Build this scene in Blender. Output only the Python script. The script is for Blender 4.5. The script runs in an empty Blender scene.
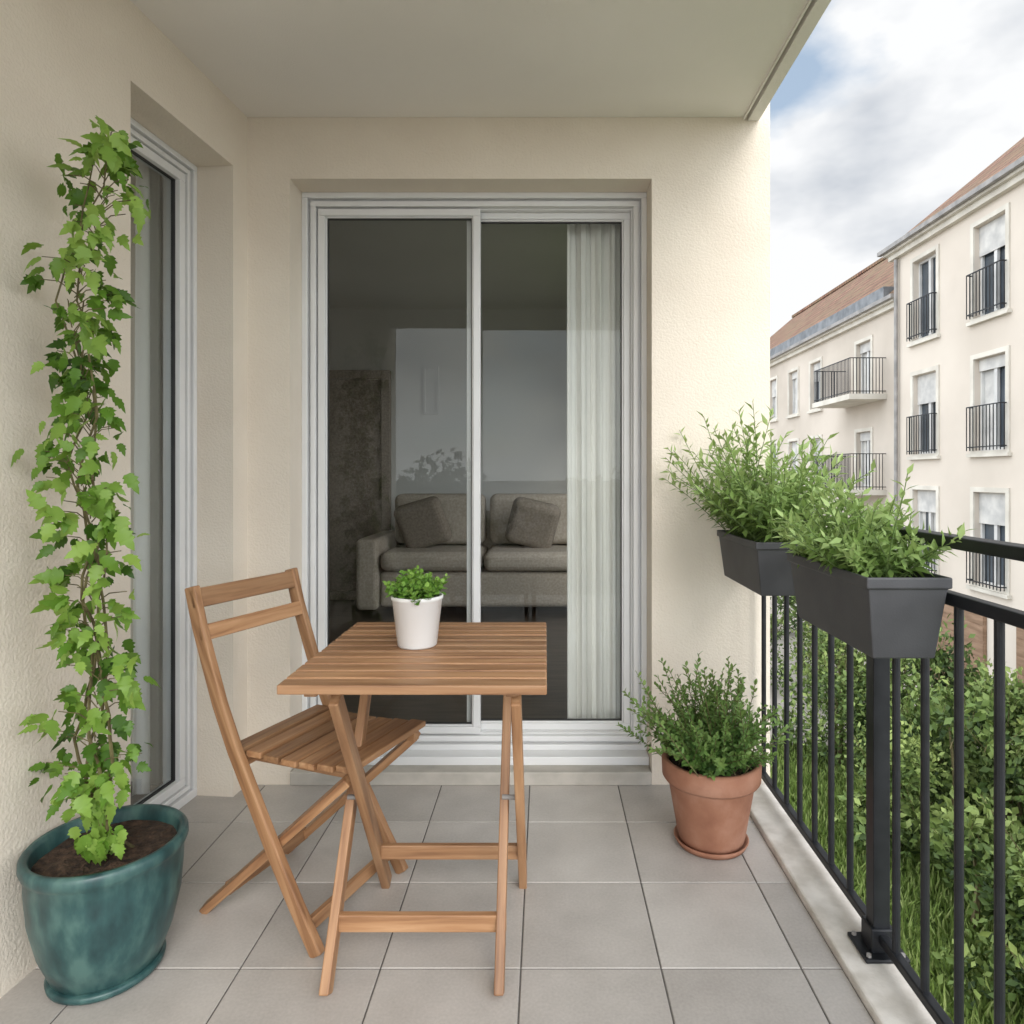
import bpy, bmesh, math, random
import numpy as np
from mathutils import Vector, Matrix
random.seed(7); rng=np.random.default_rng(11)
sc=bpy.context.scene
sc.view_settings.view_transform='Standard'; sc.view_settings.look='None'; sc.view_settings.exposure=0; sc.view_settings.gamma=1

# ------------------------------------------------------------ helpers
def link(o,parent=None):
    sc.collection.objects.link(o)
    if parent: o.parent=parent
    return o
def empty(name,loc=(0,0,0),M=None):
    e=bpy.data.objects.new(name,None); e.empty_display_size=.1
    if M is not None: e.matrix_world=M
    else: e.location=loc
    sc.collection.objects.link(e); return e
class MB:
    def __init__(s): s.v=[]; s.f=[]
    def add(s,vs,fs,M=None):
        o=len(s.v)
        for p in vs:
            p=Vector(p)
            if M is not None: p=M@p
            s.v.append(tuple(p))
        s.f+= [tuple(i+o for i in f) for f in fs]
    def box(s,lo,hi,M=None):
        x0,y0,z0=lo;x1,y1,z1=hi
        s.add([(x0,y0,z0),(x1,y0,z0),(x1,y1,z0),(x0,y1,z0),(x0,y0,z1),(x1,y0,z1),(x1,y1,z1),(x0,y1,z1)],
              [(0,3,2,1),(4,5,6,7),(0,1,5,4),(1,2,6,5),(2,3,7,6),(3,0,4,7)],M)
    def ring(s,x0,x1,z0,z1,w,y0,y1,M=None,wb=None):
        wb=w if wb is None else wb
        s.box((x0,y0,z0),(x1,y1,z0+wb),M); s.box((x0,y0,z1-w),(x1,y1,z1),M)
        s.box((x0,y0,z0+wb),(x0+w,y1,z1-w),M); s.box((x1-w,y0,z0+wb),(x1,y1,z1-w),M)
    def cyl(s,c,r,h,n=16,M=None,r2=None):
        r2=r if r2 is None else r2
        vs=[(c[0]+r*math.cos(2*math.pi*i/n),c[1]+r*math.sin(2*math.pi*i/n),c[2]) for i in range(n)]
        vs+=[(c[0]+r2*math.cos(2*math.pi*i/n),c[1]+r2*math.sin(2*math.pi*i/n),c[2]+h) for i in range(n)]
        fs=[(i,(i+1)%n,n+(i+1)%n,n+i) for i in range(n)]+[tuple(range(n-1,-1,-1)),tuple(range(n,2*n))]
        s.add(vs,fs,M)
    def tube(s,pts,radii,n=5):
        pts=[Vector(p) for p in pts]; o=len(s.v); m=len(pts)
        for i,p in enumerate(pts):
            d=(pts[min(i+1,m-1)]-pts[max(i-1,0)]).normalized()
            a=d.cross(Vector((.3,.9,.2))).normalized(); b=d.cross(a)
            r=radii[i] if hasattr(radii,'__len__') else radii
            for k in range(n):
                t=2*math.pi*k/n; s.v.append(tuple(p+a*(r*math.cos(t))+b*(r*math.sin(t))))
        for i in range(m-1):
            for k in range(n):
                s.f.append((o+i*n+k,o+i*n+(k+1)%n,o+(i+1)*n+(k+1)%n,o+(i+1)*n+k))
    def build(s,name,mat,parent=None,bevel=0,smooth=False,recalc=False,segs=2):
        me=bpy.data.meshes.new(name); me.from_pydata(s.v,[],s.f)
        if recalc:
            bm=bmesh.new(); bm.from_mesh(me); bmesh.ops.recalc_face_normals(bm,faces=bm.faces); bm.to_mesh(me); bm.free()
        me.materials.append(mat); me.update()
        o=bpy.data.objects.new(name,me); link(o,parent)
        if smooth:
            for p in me.polygons: p.use_smooth=True
        if bevel:
            m=o.modifiers.new('b','BEVEL'); m.width=bevel; m.segments=segs; m.limit_method='ANGLE'; m.harden_normals=False
        return o
def wall_grid(mb,O,U,V,N,u0,u1,v0,v1,holes,depth):
    O,U,V,N=map(Vector,(O,U,V,N))
    us=sorted(set([u0,u1]+[h[0] for h in holes]+[h[1] for h in holes])); vs=sorted(set([v0,v1]+[h[2] for h in holes]+[h[3] for h in holes]))
    for i in range(len(us)-1):
        for j in range(len(vs)-1):
            a,b,c,d=us[i],us[i+1],vs[j],vs[j+1]; cu,cv=(a+b)/2,(c+d)/2
            if any(h[0]<cu<h[1] and h[2]<cv<h[3] for h in holes): continue
            mb.add([O+U*a+V*c,O+U*b+V*c,O+U*b+V*d,O+U*a+V*d],[(0,1,2,3)])
    for h in holes:
        if depth==0: continue
        c=[(h[0],h[2]),(h[1],h[2]),(h[1],h[3]),(h[0],h[3])]
        for k in range(4):
            p=O+U*c[k][0]+V*c[k][1]; q=O+U*c[(k+1)%4][0]+V*c[(k+1)%4][1]
            mb.add([p,q,q+N*depth,p+N*depth],[(0,3,2,1)])
def lathe(name,prof,mat,parent=None,loc=(0,0,0),n=48,bumpy=0):
    mb=MB(); vs=[];fs=[]
    for r,z in prof:
        for i in range(n): 
            t=2*math.pi*i/n; vs.append((loc[0]+r*math.cos(t),loc[1]+r*math.sin(t),loc[2]+z))
    for j in range(len(prof)-1):
        for i in range(n): fs.append((j*n+i,j*n+(i+1)%n,(j+1)*n+(i+1)%n,(j+1)*n+i))
    mb.add(vs,fs); return mb.build(name,mat,parent,smooth=True)
def soil_disc(name,r,loc,mat,parent):
    mb=MB(); n=28; rings=7; vs=[(loc[0],loc[1],loc[2]+.008)]; fs=[]
    for j in range(1,rings+1):
        for i in range(n):
            t=2*math.pi*i/n; rr=r*j/rings
            vs.append((loc[0]+rr*math.cos(t),loc[1]+rr*math.sin(t),loc[2]+random.uniform(-.004,.008)))
    for i in range(n): fs.append((0,1+i,1+(i+1)%n))
    for j in range(rings-1):
        for i in range(n): fs.append((1+j*n+i,1+(j+1)*n+i,1+(j+1)*n+(i+1)%n,1+j*n+(i+1)%n))
    mb.add(vs,fs); return mb.build(name,mat,parent)

# ------------------------------------------------------------ materials
def nodes(name):
    m=bpy.data.materials.new(name); m.use_nodes=True; nt=m.node_tree
    return m,nt,nt.nodes['Principled BSDF']
def N(nt,t,**k):
    n=nt.nodes.new(t)
    for a,b in k.items(): setattr(n,a,b)
    return n
def noisemat(name,c1,c2,scale=5,rough=.8,bump=0,bscale=200,detail=4,metal=0,spec=.5,stretch=(1,1,1),bdist=.002,rough2=None,coord='Object',c3=None,lo=.35,hi=.65):
    m,nt,b=nodes(name); L=nt.links.new
    tc=N(nt,'ShaderNodeTexCoord'); mp=N(nt,'ShaderNodeMapping'); mp.inputs['Scale'].default_value=stretch
    L(tc.outputs[coord],mp.inputs[0])
    no=N(nt,'ShaderNodeTexNoise'); no.inputs['Scale'].default_value=scale; no.inputs['Detail'].default_value=detail
    L(mp.outputs[0],no.inputs['Vector'])
    r=N(nt,'ShaderNodeValToRGB'); r.color_ramp.elements[0].position=lo; r.color_ramp.elements[1].position=hi
    r.color_ramp.elements[0].color=(*c1,1); r.color_ramp.elements[1].color=(*c2,1)
    if c3: e=r.color_ramp.elements.new((lo+hi)/2); e.color=(*c3,1)
    L(no.outputs['Fac'],r.inputs[0]); L(r.outputs[0],b.inputs['Base Color'])
    b.inputs['Roughness'].default_value=rough; b.inputs['Metallic'].default_value=metal; b.inputs['Specular IOR Level'].default_value=spec
    if rough2 is not None:
        mr=N(nt,'ShaderNodeMapRange'); mr.inputs[3].default_value=rough; mr.inputs[4].default_value=rough2
        L(no.outputs['Fac'],mr.inputs[0]); L(mr.outputs[0],b.inputs['Roughness'])
    if bump:
        n2=N(nt,'ShaderNodeTexNoise'); n2.inputs['Scale'].default_value=bscale; n2.inputs['Detail'].default_value=2
        L(mp.outputs[0],n2.inputs['Vector'])
        bp=N(nt,'ShaderNodeBump'); bp.inputs['Strength'].default_value=bump; bp.inputs['Distance'].default_value=bdist
        L(n2.outputs['Fac'],bp.inputs['Height']); L(bp.outputs[0],b.inputs['Normal'])
    return m
M_wall=noisemat('cream_stucco',(.71,.63,.53),(.785,.71,.605),scale=2.6,rough=.9,bump=.7,bscale=140,detail=7,spec=.2,bdist=.003,lo=.3,hi=.7)
M_ceil=noisemat('ceiling_paint',(.76,.725,.68),(.81,.775,.73),scale=1.6,rough=.95,bump=.4,bscale=220,spec=.15,bdist=.002)
M_curb=noisemat('curb_concrete',(.54,.50,.44),(.72,.68,.62),scale=14,rough=.85,bump=.4,bscale=120,spec=.3)
M_sill=noisemat('sill_stone',(.38,.355,.31),(.50,.465,.41),scale=9,rough=.7,bump=.2,bscale=150)
M_alu=noisemat('white_aluminium',(.72,.72,.715),(.77,.77,.76),scale=3,rough=.35,spec=.5)
M_gasket=noisemat('gasket',(.03,.03,.03),(.05,.05,.05),rough=.6)
M_rail=noisemat('anthracite_metal',(.010,.011,.013),(.017,.018,.021),scale=20,rough=.45,bump=.08,bscale=400,spec=.35)
M_plantr=noisemat('planter_plastic',(.050,.050,.054),(.068,.068,.072),scale=8,rough=.55,bump=.15,bscale=300)
M_terra=noisemat('terracotta',(.25,.105,.06),(.42,.22,.145),scale=9,rough=.85,bump=.3,bscale=90,c3=(.33,.15,.088),rough2=.7,lo=.3,hi=.7,detail=7)
M_teal=noisemat('teal_glaze',(.014,.042,.044),(.070,.145,.130),scale=20,rough=.25,bump=.3,bscale=45,c3=(.028,.078,.077),rough2=.5,detail=9,stretch=(1,1,.45))
M_whitepot=noisemat('white_ceramic',(.74,.73,.71),(.79,.78,.76),scale=4,rough=.3)
M_soil=noisemat('soil',(.022,.013,.008),(.075,.045,.028),scale=60,rough=1,bump=1,bscale=90,bdist=.01)
M_stem=noisemat('stem',(.09,.07,.03),(.17,.15,.06),scale=30,rough=.8)
M_stemg=noisemat('green_stem',(.08,.14,.03),(.14,.2,.06),scale=30,rough=.7)
M_int=noisemat('interior_paint',(.56,.55,.52),(.60,.59,.56),scale=1,rough=.9)
M_intfl=noisemat('interior_floor',(.10,.08,.06),(.15,.115,.09),scale=4,rough=.4,stretch=(1,8,1))
M_sofa=noisemat('sofa_fabric',(.36,.31,.25),(.46,.40,.33),scale=60,rough=.95,bump=.3,bscale=300)
M_pillow=noisemat('pillow_fabric',(.20,.165,.13),(.27,.225,.18),scale=60,rough=.95)
M_curtain=noisemat('curtain_fabric',(.88,.86,.82),(.91,.89,.85),scale=5,rough=.95,bump=.1,bscale=400)
M_bwall=noisemat('render_wall',(.53,.465,.39),(.63,.56,.475),scale=.35,rough=.95,c3=(.59,.52,.44),detail=7)
M_bwall2=noisemat('render_wall_old',(.48,.42,.35),(.60,.53,.45),scale=.4,rough=.95,detail=7)
M_bstone=noisemat('stone_trim',(.53,.49,.42),(.65,.61,.53),scale=2,rough=.9)
M_bglass=noisemat('window_glass',(.03,.04,.05),(.09,.11,.13),scale=.6,rough=.06,spec=.9)
M_shut=noisemat('window_paint',(.50,.49,.47),(.62,.61,.58),scale=2,rough=.6)
M_blind=noisemat('blind_fabric',(.42,.41,.39),(.60,.58,.54),scale=3,rough=.9)
M_slate=noisemat('slate_zinc',(.12,.13,.14),(.22,.23,.24),scale=3,rough=.6)
M_gutter=noisemat('gutter_zinc',(.20,.19,.18),(.32,.30,.28),scale=3,rough=.5)
M_asph=noisemat('asphalt',(.045,.045,.047),(.07,.07,.07),scale=3,rough=.9)
M_pave=noisemat('paving',(.34,.31,.27),(.46,.42,.37),scale=2.5,rough=.9,bump=.3,bscale=30,bdist=.01)
M_ground=noisemat('ground_gravel',(.24,.22,.19),(.34,.31,.27),scale=.8,rough=1)
M_grass=noisemat('grass',(.06,.10,.018),(.16,.22,.05),scale=3.5,rough=1,bump=.8,bscale=25,bdist=.06,c3=(.10,.155,.03))
M_wdoor=noisemat('garage_brown',(.20,.12,.07),(.30,.19,.12),scale=2,rough=.7,stretch=(1,1,6))

def floor_tile_mat():
    m,nt,b=nodes('porcelain_tile'); L=nt.links.new
    at=N(nt,'ShaderNodeAttribute'); at.attribute_name='val'
    tc=N(nt,'ShaderNodeTexCoord')
    n1=N(nt,'ShaderNodeTexNoise'); n1.inputs['Scale'].default_value=7; n1.inputs['Detail'].default_value=6
    n2=N(nt,'ShaderNodeTexNoise'); n2.inputs['Scale'].default_value=140; n2.inputs['Detail'].default_value=2
    n3=N(nt,'ShaderNodeTexNoise'); n3.inputs['Scale'].default_value=1.6; n3.inputs['Detail'].default_value=5
    for n in (n1,n2,n3): L(tc.outputs['Object'],n.inputs['Vector'])
    def ma(op,a,b_):
        k=N(nt,'ShaderNodeMath',operation=op)
        for i,x in enumerate((a,b_)):
            if isinstance(x,(int,float)): k.inputs[i].default_value=x
            else: L(x,k.inputs[i])
        return k.outputs[0]
    s=ma('ADD',ma('MULTIPLY',n1.outputs['Fac'],.45),ma('MULTIPLY',n2.outputs['Fac'],.30))
    s=ma('ADD',s,ma('MULTIPLY',n3.outputs['Fac'],.45)); s=ma('ADD',s,ma('MULTIPLY',at.outputs['Fac'],.22))
    r=N(nt,'ShaderNodeValToRGB'); r.color_ramp.elements[0].position=.46; r.color_ramp.elements[1].position=.92
    r.color_ramp.elements[0].color=(.33,.302,.275,1); r.color_ramp.elements[1].color=(.53,.495,.455,1)
    L(s,r.inputs[0]); L(r.outputs[0],b.inputs['Base Color'])
    mr=N(nt,'ShaderNodeMapRange'); mr.inputs[3].default_value=.32; mr.inputs[4].default_value=.60; L(n3.outputs['Fac'],mr.inputs[0]); L(mr.outputs[0],b.inputs['Roughness'])
    bp=N(nt,'ShaderNodeBump'); bp.inputs['Strength'].default_value=.12; bp.inputs['Distance'].default_value=.001
    L(n2.outputs['Fac'],bp.inputs['Height']); L(bp.outputs[0],b.inputs['Normal'])
    return m
M_tile=floor_tile_mat()
M_grout=noisemat('grout',(.10,.093,.085),(.15,.138,.125),scale=30,rough=.95)

def wood_mat():
    m,nt,b=nodes('teak_wood'); L=nt.links.new
    tc=N(nt,'ShaderNodeTexCoord'); oi=N(nt,'ShaderNodeObjectInfo')
    add=N(nt,'ShaderNodeVectorMath',operation='ADD'); sc_=N(nt,'ShaderNodeVectorMath',operation='SCALE'); sc_.inputs['Scale'].default_value=9
    cmb=N(nt,'ShaderNodeCombineXYZ'); 
    for i in range(3): L(oi.outputs['Random'],cmb.inputs[i])
    L(cmb.outputs[0],sc_.inputs[0]); L(tc.outputs['Object'],add.inputs[0]); L(sc_.outputs[0],add.inputs[1])
    mp=N(nt,'ShaderNodeMapping'); mp.inputs['Scale'].default_value=(2.2,34,34); L(add.outputs[0],mp.inputs[0])
    n1=N(nt,'ShaderNodeTexNoise'); n1.inputs['Scale'].default_value=1.6; n1.inputs['Detail'].default_value=6; n1.inputs['Distortion'].default_value=.5
    L(mp.outputs[0],n1.inputs['Vector'])
    r=N(nt,'ShaderNodeValToRGB'); e=r.color_ramp.elements
    e[0].position=.25; e[0].color=(.18,.08,.034,1); e[1].position=.75; e[1].color=(.46,.27,.142,1)
    x=e.new(.5); x.color=(.34,.178,.084,1)
    L(n1.outputs['Fac'],r.inputs[0])
    hs=N(nt,'ShaderNodeHueSaturation'); mr=N(nt,'ShaderNodeMapRange'); mr.inputs[3].default_value=.74; mr.inputs[4].default_value=1.18
    L(oi.outputs['Random'],mr.inputs[0]); L(mr.outputs[0],hs.inputs['Value']); L(r.outputs[0],hs.inputs['Color']); L(hs.outputs[0],b.inputs['Base Color'])
    b.inputs['Roughness'].default_value=.5
    bp=N(nt,'ShaderNodeBump'); bp.inputs['Strength'].default_value=.25; bp.inputs['Distance'].default_value=.001
    L(n1.outputs['Fac'],bp.inputs['Height']); L(bp.outputs[0],b.inputs['Normal'])
    return m
M_wood=wood_mat()

def glass_mat(name,tint=(.91,.935,.92),mul=1.0,add=.01):
    m=bpy.data.materials.new(name); m.use_nodes=True; nt=m.node_tree; nt.nodes.clear(); L=nt.links.new
    out=N(nt,'ShaderNodeOutputMaterial'); mx=N(nt,'ShaderNodeMixShader'); t=N(nt,'ShaderNodeBsdfTransparent'); g=N(nt,'ShaderNodeBsdfGlossy')
    t.inputs[0].default_value=(*tint,1); g.inputs['Roughness'].default_value=.0; g.inputs[0].default_value=(.92,.95,.93,1)
    f=N(nt,'ShaderNodeFresnel'); f.inputs['IOR'].default_value=1.5
    a=N(nt,'ShaderNodeMath',operation='MULTIPLY_ADD'); a.inputs[1].default_value=mul; a.inputs[2].default_value=add
    a.use_clamp=True
    L(f.outputs[0],a.inputs[0]); L(a.outputs[0],mx.inputs[0]); L(t.outputs[0],mx.inputs[1]); L(g.outputs[0],mx.inputs[2]); L(mx.outputs[0],out.inputs[0])
    return m
M_glass=glass_mat('door_glass',mul=.8,add=-.006)
M_glass2=glass_mat('side_door_glass',mul=1.6,add=.05,tint=(.80,.83,.80))

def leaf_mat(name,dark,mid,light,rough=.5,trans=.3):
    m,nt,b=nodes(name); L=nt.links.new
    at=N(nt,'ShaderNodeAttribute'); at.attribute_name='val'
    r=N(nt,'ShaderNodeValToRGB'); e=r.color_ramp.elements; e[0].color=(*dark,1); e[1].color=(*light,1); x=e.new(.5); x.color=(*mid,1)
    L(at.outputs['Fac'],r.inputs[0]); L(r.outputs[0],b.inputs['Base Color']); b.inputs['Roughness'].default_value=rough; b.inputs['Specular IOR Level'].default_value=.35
    if trans<=0: return m
    tr=N(nt,'ShaderNodeBsdfTranslucent'); hs=N(nt,'ShaderNodeHueSaturation'); hs.inputs['Value'].default_value=1.25; hs.inputs['Hue'].default_value=.485
    L(r.outputs[0],hs.inputs['Color']); L(hs.outputs[0],tr.inputs[0])
    mx=N(nt,'ShaderNodeMixShader'); mx.inputs[0].default_value=trans
    out=[n for n in nt.nodes if n.type=='OUTPUT_MATERIAL'][0]
    L(b.outputs[0],mx.inputs[1]); L(tr.outputs[0],mx.inputs[2]); L(mx.outputs[0],out.inputs[0]); return m
M_vine=leaf_mat('vine_leaf',(.035,.095,.010),(.11,.235,.025),(.27,.42,.08),rough=.42)
M_will=leaf_mat('lance_leaf',(.08,.15,.03),(.19,.30,.075),(.38,.50,.19))
M_bush=leaf_mat('small_leaf',(.035,.09,.018),(.10,.20,.045),(.23,.35,.10))
M_herb=leaf_mat('herb_leaf',(.05,.14,.015),(.13,.29,.04),(.27,.45,.09))
M_hedge=leaf_mat('hedge_leaf',(.025,.05,.012),(.10,.155,.035),(.25,.31,.09),rough=.6,trans=0)
M_far=leaf_mat('tree_leaf',(.03,.06,.015),(.07,.11,.03),(.12,.17,.05),rough=.7,trans=0)
M_blade=leaf_mat('grass_blade',(.08,.13,.02),(.17,.25,.05),(.30,.36,.12),rough=.7,trans=0)

T_lance=(np.array([(0,0,0),(.4,-.5,.05),(.4,0,0),(.4,.5,.05),(1,0,-.1)],float),[(0,1,2),(0,2,3),(1,4,2),(2,4,3)])
T_oval=(np.array([(0,0,0),(.3,-.45,.06),(.3,.45,.06),(.7,-.4,.03),(.7,.4,.03),(1,0,-.08),(.5,0,0)],float),[(0,1,6),(0,6,2),(1,3,6),(2,6,4),(3,5,6),(6,5,4)])
T_dia=(np.array([(0,0,0),(.5,-.5,.08),(.5,.5,.08),(1,0,0)],float),[(0,1,3),(0,3,2)])
_h=[(0,.0,.0),(.0,.16,.03),(.14,.34,.05),(.20,.27,.05),(.36,.44,.02),(.44,.28,.03),(.62,.34,-.05),(.68,.18,-.05),(.82,.16,-.14),(1.08,0,-.30)]
_m=[(.2,0,-.03),(.5,0,-.05),(.78,0,-.13)]
_v=_m+_h+[(x,-y,z) for x,y,z in _h[1:-1]]
_F=[]
for i in range(9):
    c=[0,0,0,0,1,1,1,2,2][i]
    a,b=3+i,3+i+1
    a2=3+i if i==0 else 3+9+i; b2=3+9+i+1 if i<8 else 3+9
    _F.append((c,a,b)); _F.append((c,b2,a2))
for i,(m0,m1) in {4:(0,1),7:(1,2)}.items():
    _F.append((m0,3+i,m1)); _F.append((m0,m1,3+9+i))
T_lobe=(np.array(_v,float),_F)
def leaves(name,P,D,Nn,Ln,W,T,mat,val,parent=None):
    P=np.asarray(P,float); n=len(P); D=np.asarray(D,float); D/=np.linalg.norm(D,axis=1)[:,None]+1e-9
    Nn=np.asarray(Nn,float); S=np.cross(Nn,D); S/=np.linalg.norm(S,axis=1)[:,None]+1e-9; Q=np.cross(D,S)
    Ln=np.broadcast_to(np.asarray(Ln,float),(n,)); W=np.broadcast_to(np.asarray(W,float),(n,))
    tv,tf=T; tf=np.array(tf); k=len(tv)
    V=P[:,None,:]+(Ln[:,None]*tv[None,:,0])[...,None]*D[:,None,:]+(W[:,None]*tv[None,:,1])[...,None]*S[:,None,:]+(Ln[:,None]*tv[None,:,2])[...,None]*Q[:,None,:]
    V=V.reshape(-1,3); F=(tf[None]+(np.arange(n)*k)[:,None,None]).reshape(-1,3)
    me=bpy.data.meshes.new(name); me.vertices.add(len(V)); me.vertices.foreach_set('co',V.ravel())
    me.loops.add(F.size); me.loops.foreach_set('vertex_index',F.ravel().astype(np.int32))
    me.polygons.add(len(F)); me.polygons.foreach_set('loop_start',(np.arange(len(F))*3).astype(np.int32))
    me.update(calc_edges=True); 
    a=me.attributes.new('val','FLOAT','POINT'); a.data.foreach_set('value',np.repeat(np.clip(val,0,1),k).astype(np.float32))
    me.materials.append(mat); o=bpy.data.objects.new(name,me); link(o,parent); return o
def rnd(n,s=1.): return rng.normal(0,s,(n,3))

# ------------------------------------------------------------ camera
cam=bpy.data.cameras.new('camera'); co=bpy.data.objects.new('camera',cam); link(co); sc.camera=co
cam.sensor_width=36; cam.lens=670/1024*36; cam.clip_end=2000; cam.clip_start=.02
co.location=(0,0,1.16); co.rotation_euler=(math.radians(90),0,0)
cam.shift_x=-(545-512)/1024; cam.shift_y=-(512-475)/1024
H=1.16; YB=2.51; CE=2.5
def wx(Y): return -1.115-.09*(YB-Y)

# ------------------------------------------------------------ balcony shell
fl=empty('balcony_floor')
mb=MB(); vals=[]
for i in range(-8,5):
    for j in range(-1,11):
        x0=.273+.33*(i-1); x1=x0+.33; y1=2.239+.332*1-.332*j+.0; y0=y1-.332
        x1=min(x1,.70); y1=min(y1,2.66) 
        if x1-x0<.02: continue
        g=.0019; t=.0015
        x0+=g;x1-=g;y0_=y0+g;y1-=g
        if x1<-1.75: continue
        mb.add([(x0,y0_,-.006),(x1,y0_,-.006),(x1,y1,-.006),(x0,y1,-.006),(x0,y0_,-t),(x1,y0_,-t),(x1,y1,-t),(x0,y1,-t),
                (x0+t,y0_+t,0),(x1-t,y0_+t,0),(x1-t,y1-t,0),(x0+t,y1-t,0)],
               [(0,1,5,4),(1,2,6,5),(2,3,7,6),(3,0,4,7),(4,5,9,8),(5,6,10,9),(6,7,11,10),(7,4,8,11),(8,9,10,11)])
        vals+= [random.random()]*12
o=mb.build('tiles',M_tile,fl); a=o.data.attributes.new('val','FLOAT','POINT'); a.data.foreach_set('value',vals)
mb=MB(); mb.box((-2.2,-1.1,-.2),(.70,2.6,-.003)); mb.build('grout_bed',M_grout,fl)
mb=MB(); mb.box((.70,-1.1,-.22),(.845,2.505,.02)); mb.build('balcony_curb',M_curb,bevel=.006)
DX0,DX1,DZ0,DZ1=-.955,.40,0,2.27
mb=MB(); wall_grid(mb,(0,YB,0),(1,0,0),(0,0,1),(0,1,0),-1.6,.843,-.2,2.72,[(DX0,DX1,-.05,DZ1)],.26)
RX=.843; WY0,WY1,WZ0,WZ1=3.4,5.3,.5,2.3  # side window opening, added to let light into the living room
wall_grid(mb,(RX,0,0),(0,1,0),(0,0,1),(-1,0,0),YB,6.5,-4.1,2.72,[(WY0,WY1,WZ0,WZ1)],.2)
mb.build('balcony_wall',M_wall)
ang=math.atan(.09)
ML=Matrix.Translation((-1.115,YB,0))@Matrix.Rotation(-ang,4,'Z')
LS0,LS1,LZ1=.097,.62,2.275
Ux=(ML.to_3x3()@Vector((0,-1,0))); Nx=(ML.to_3x3()@Vector((-1,0,0)))
mb=MB(); wall_grid(mb,(-1.115,YB,0),Ux,(0,0,1),Nx,0,3.7,-.2,2.72,[(LS0,LS1,-.05,LZ1)],.24); mb.build('balcony_wall',M_wall)
mb=MB(); mb.box((-1.7,-.80,CE),(.742,2.509,CE+.22)); mb.box((.742,-.80,CE-.010),(.748,2.509,CE+.22)); mb.box((.760,-.80,CE-.014),(.80,2.509,CE+.22)); mb.box((.748,-.80,CE+.012),(.760,2.509,CE+.22))
mb.build('balcony_ceiling',M_ceil)

# ------------------------------------------------------------ sliding door (back)
d=empty('sliding_glass_door',(0,0,0))
mb=MB()
y=2.64
mb.ring(DX0,DX1,.08,DZ1,.022,y-.012,y+.10)
mb.ring(DX0+.022,DX1-.022,.102,DZ1-.022,.010,y+.012,y+.10)
mb.ring(DX0+.032,DX1-.032,.112,DZ1-.032,.020,y-.004,y+.10)
mb.ring(DX0+.052,DX1-.052,.132,DZ1-.052,.006,y+.018,y+.10)
xa,xb=DX0+.058,DX1-.058; za,zb=.138,DZ1-.058; xc=-.290
mb.ring(xa,xc+.034,za,zb,.028,y+.004,y+.040)
mb.ring(xa+.028,xc+.006,za+.028,zb-.028,.006,y+.012,y+.034)
mb.ring(xc-.024,xb,za,zb,.026,y+.046,y+.082)
mb.ring(xc+.002,xb-.026,za+.026,zb-.026,.007,y+.052,y+.078)
mb.build('frame',M_alu,d,bevel=.0025)
mb=MB(); mb.ring(xa+.034,xc-.000,za+.034,zb-.034,.004,y+.018,y+.03); mb.ring(xc+.009,xb-.033,za+.033,zb-.033,.004,y+.058,y+.07); mb.build('gasket',M_gasket,d)
mb=MB(); mb.add([(xa+.03,y+.024,za+.03),(xc,y+.024,za+.03),(xc,y+.024,zb-.03),(xa+.03,y+.024,zb-.03)],[(0,1,2,3)])
mb.add([(xc,y+.064,za+.03),(xb-.03,y+.064,za+.03),(xb-.03,y+.064,zb-.03),(xc,y+.064,zb-.03)],[(0,1,2,3)]); mb.build('glass',M_glass,d)
mb=MB(); mb.box((DX0+.002,2.50,.0),(DX1-.002,2.628,.05)); mb.build('stone_sill',M_sill,d,bevel=.004)
mb=MB(); mb.box((DX0+.002,2.56,.05),(DX1-.002,2.628,.082)); mb.box((DX0+.002,2.628,.0),(DX1-.002,2.75,.0795)); mb.build('threshold',M_alu,d,bevel=.003)

# left door
d2=empty('sliding_glass_door')
R2=Matrix(((0,-1,0,0),(1,0,0,0),(0,0,1,0),(0,0,0,1)))
M2=ML@R2
mb=MB(); a0,a1=-LS1,-LS0; q=.145
mb.ring(a0,a1,.0,LZ1,.020,q-.010,q+.09,M2,wb=.03)
mb.ring(a0+.020,a1-.020,.03,LZ1-.020,.007,q+.010,q+.09,M2)
mb.ring(a0+.027,a1-.027,.037,LZ1-.027,.016,q-.002,q+.09,M2)
mb.ring(a0+.043,a1-.043,.053,LZ1-.043,.005,q+.012,q+.09,M2)
mb.ring(a0+.048,a1-.048,.058,LZ1-.048,.030,q+.004,q+.05,M2)
mb.build('frame',M_alu,d2,bevel=.0025)
mb=MB(); mb.add([(a0+.07,q+.03,.08),(a1-.07,q+.03,.08),(a1-.07,q+.03,LZ1-.07),(a0+.07,q+.03,LZ1-.07)],[(0,1,2,3)],M2); mb.build('glass',M_glass2,d2)
mb=MB(); mb.ring(a0+.078,a1-.078,.088,LZ1-.078,.003,q+.022,q+.036,M2); mb.build('gasket',M_gasket,d2)

def curtain(name,x0,x1,y,z0,z1,amp,per,M=None):
    mb=MB(); n=160; rows=7; vs=[];fs=[]
    for j in range(rows):
        zz=z0+(z1-z0)*j/(rows-1)
        for i in range(n):
            xx=x0+(x1-x0)*i/(n-1); ph=xx/per*2*math.pi
            vs.append((xx+.004*math.sin(3*ph+j*.3),y+amp*(math.sin(ph+.15*j)+.35*math.sin(2.3*ph+1+.1*j)),zz))
    for j in range(rows-1):
        for i in range(n-1): fs.append((j*n+i,j*n+i+1,(j+1)*n+i+1,(j+1)*n+i))
    mb.add(vs,fs,M); return mb.build(name,M_curtain,smooth=True)
curtain('curtain',.095,.36,2.80,.04,2.38,.020,.062)
curtain('curtain',-.60,-.40,.29,.04,2.38,.020,.07,M2)
curtain('curtain',-.20,.10,.29,.04,2.38,.020,.075,M2)

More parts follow.
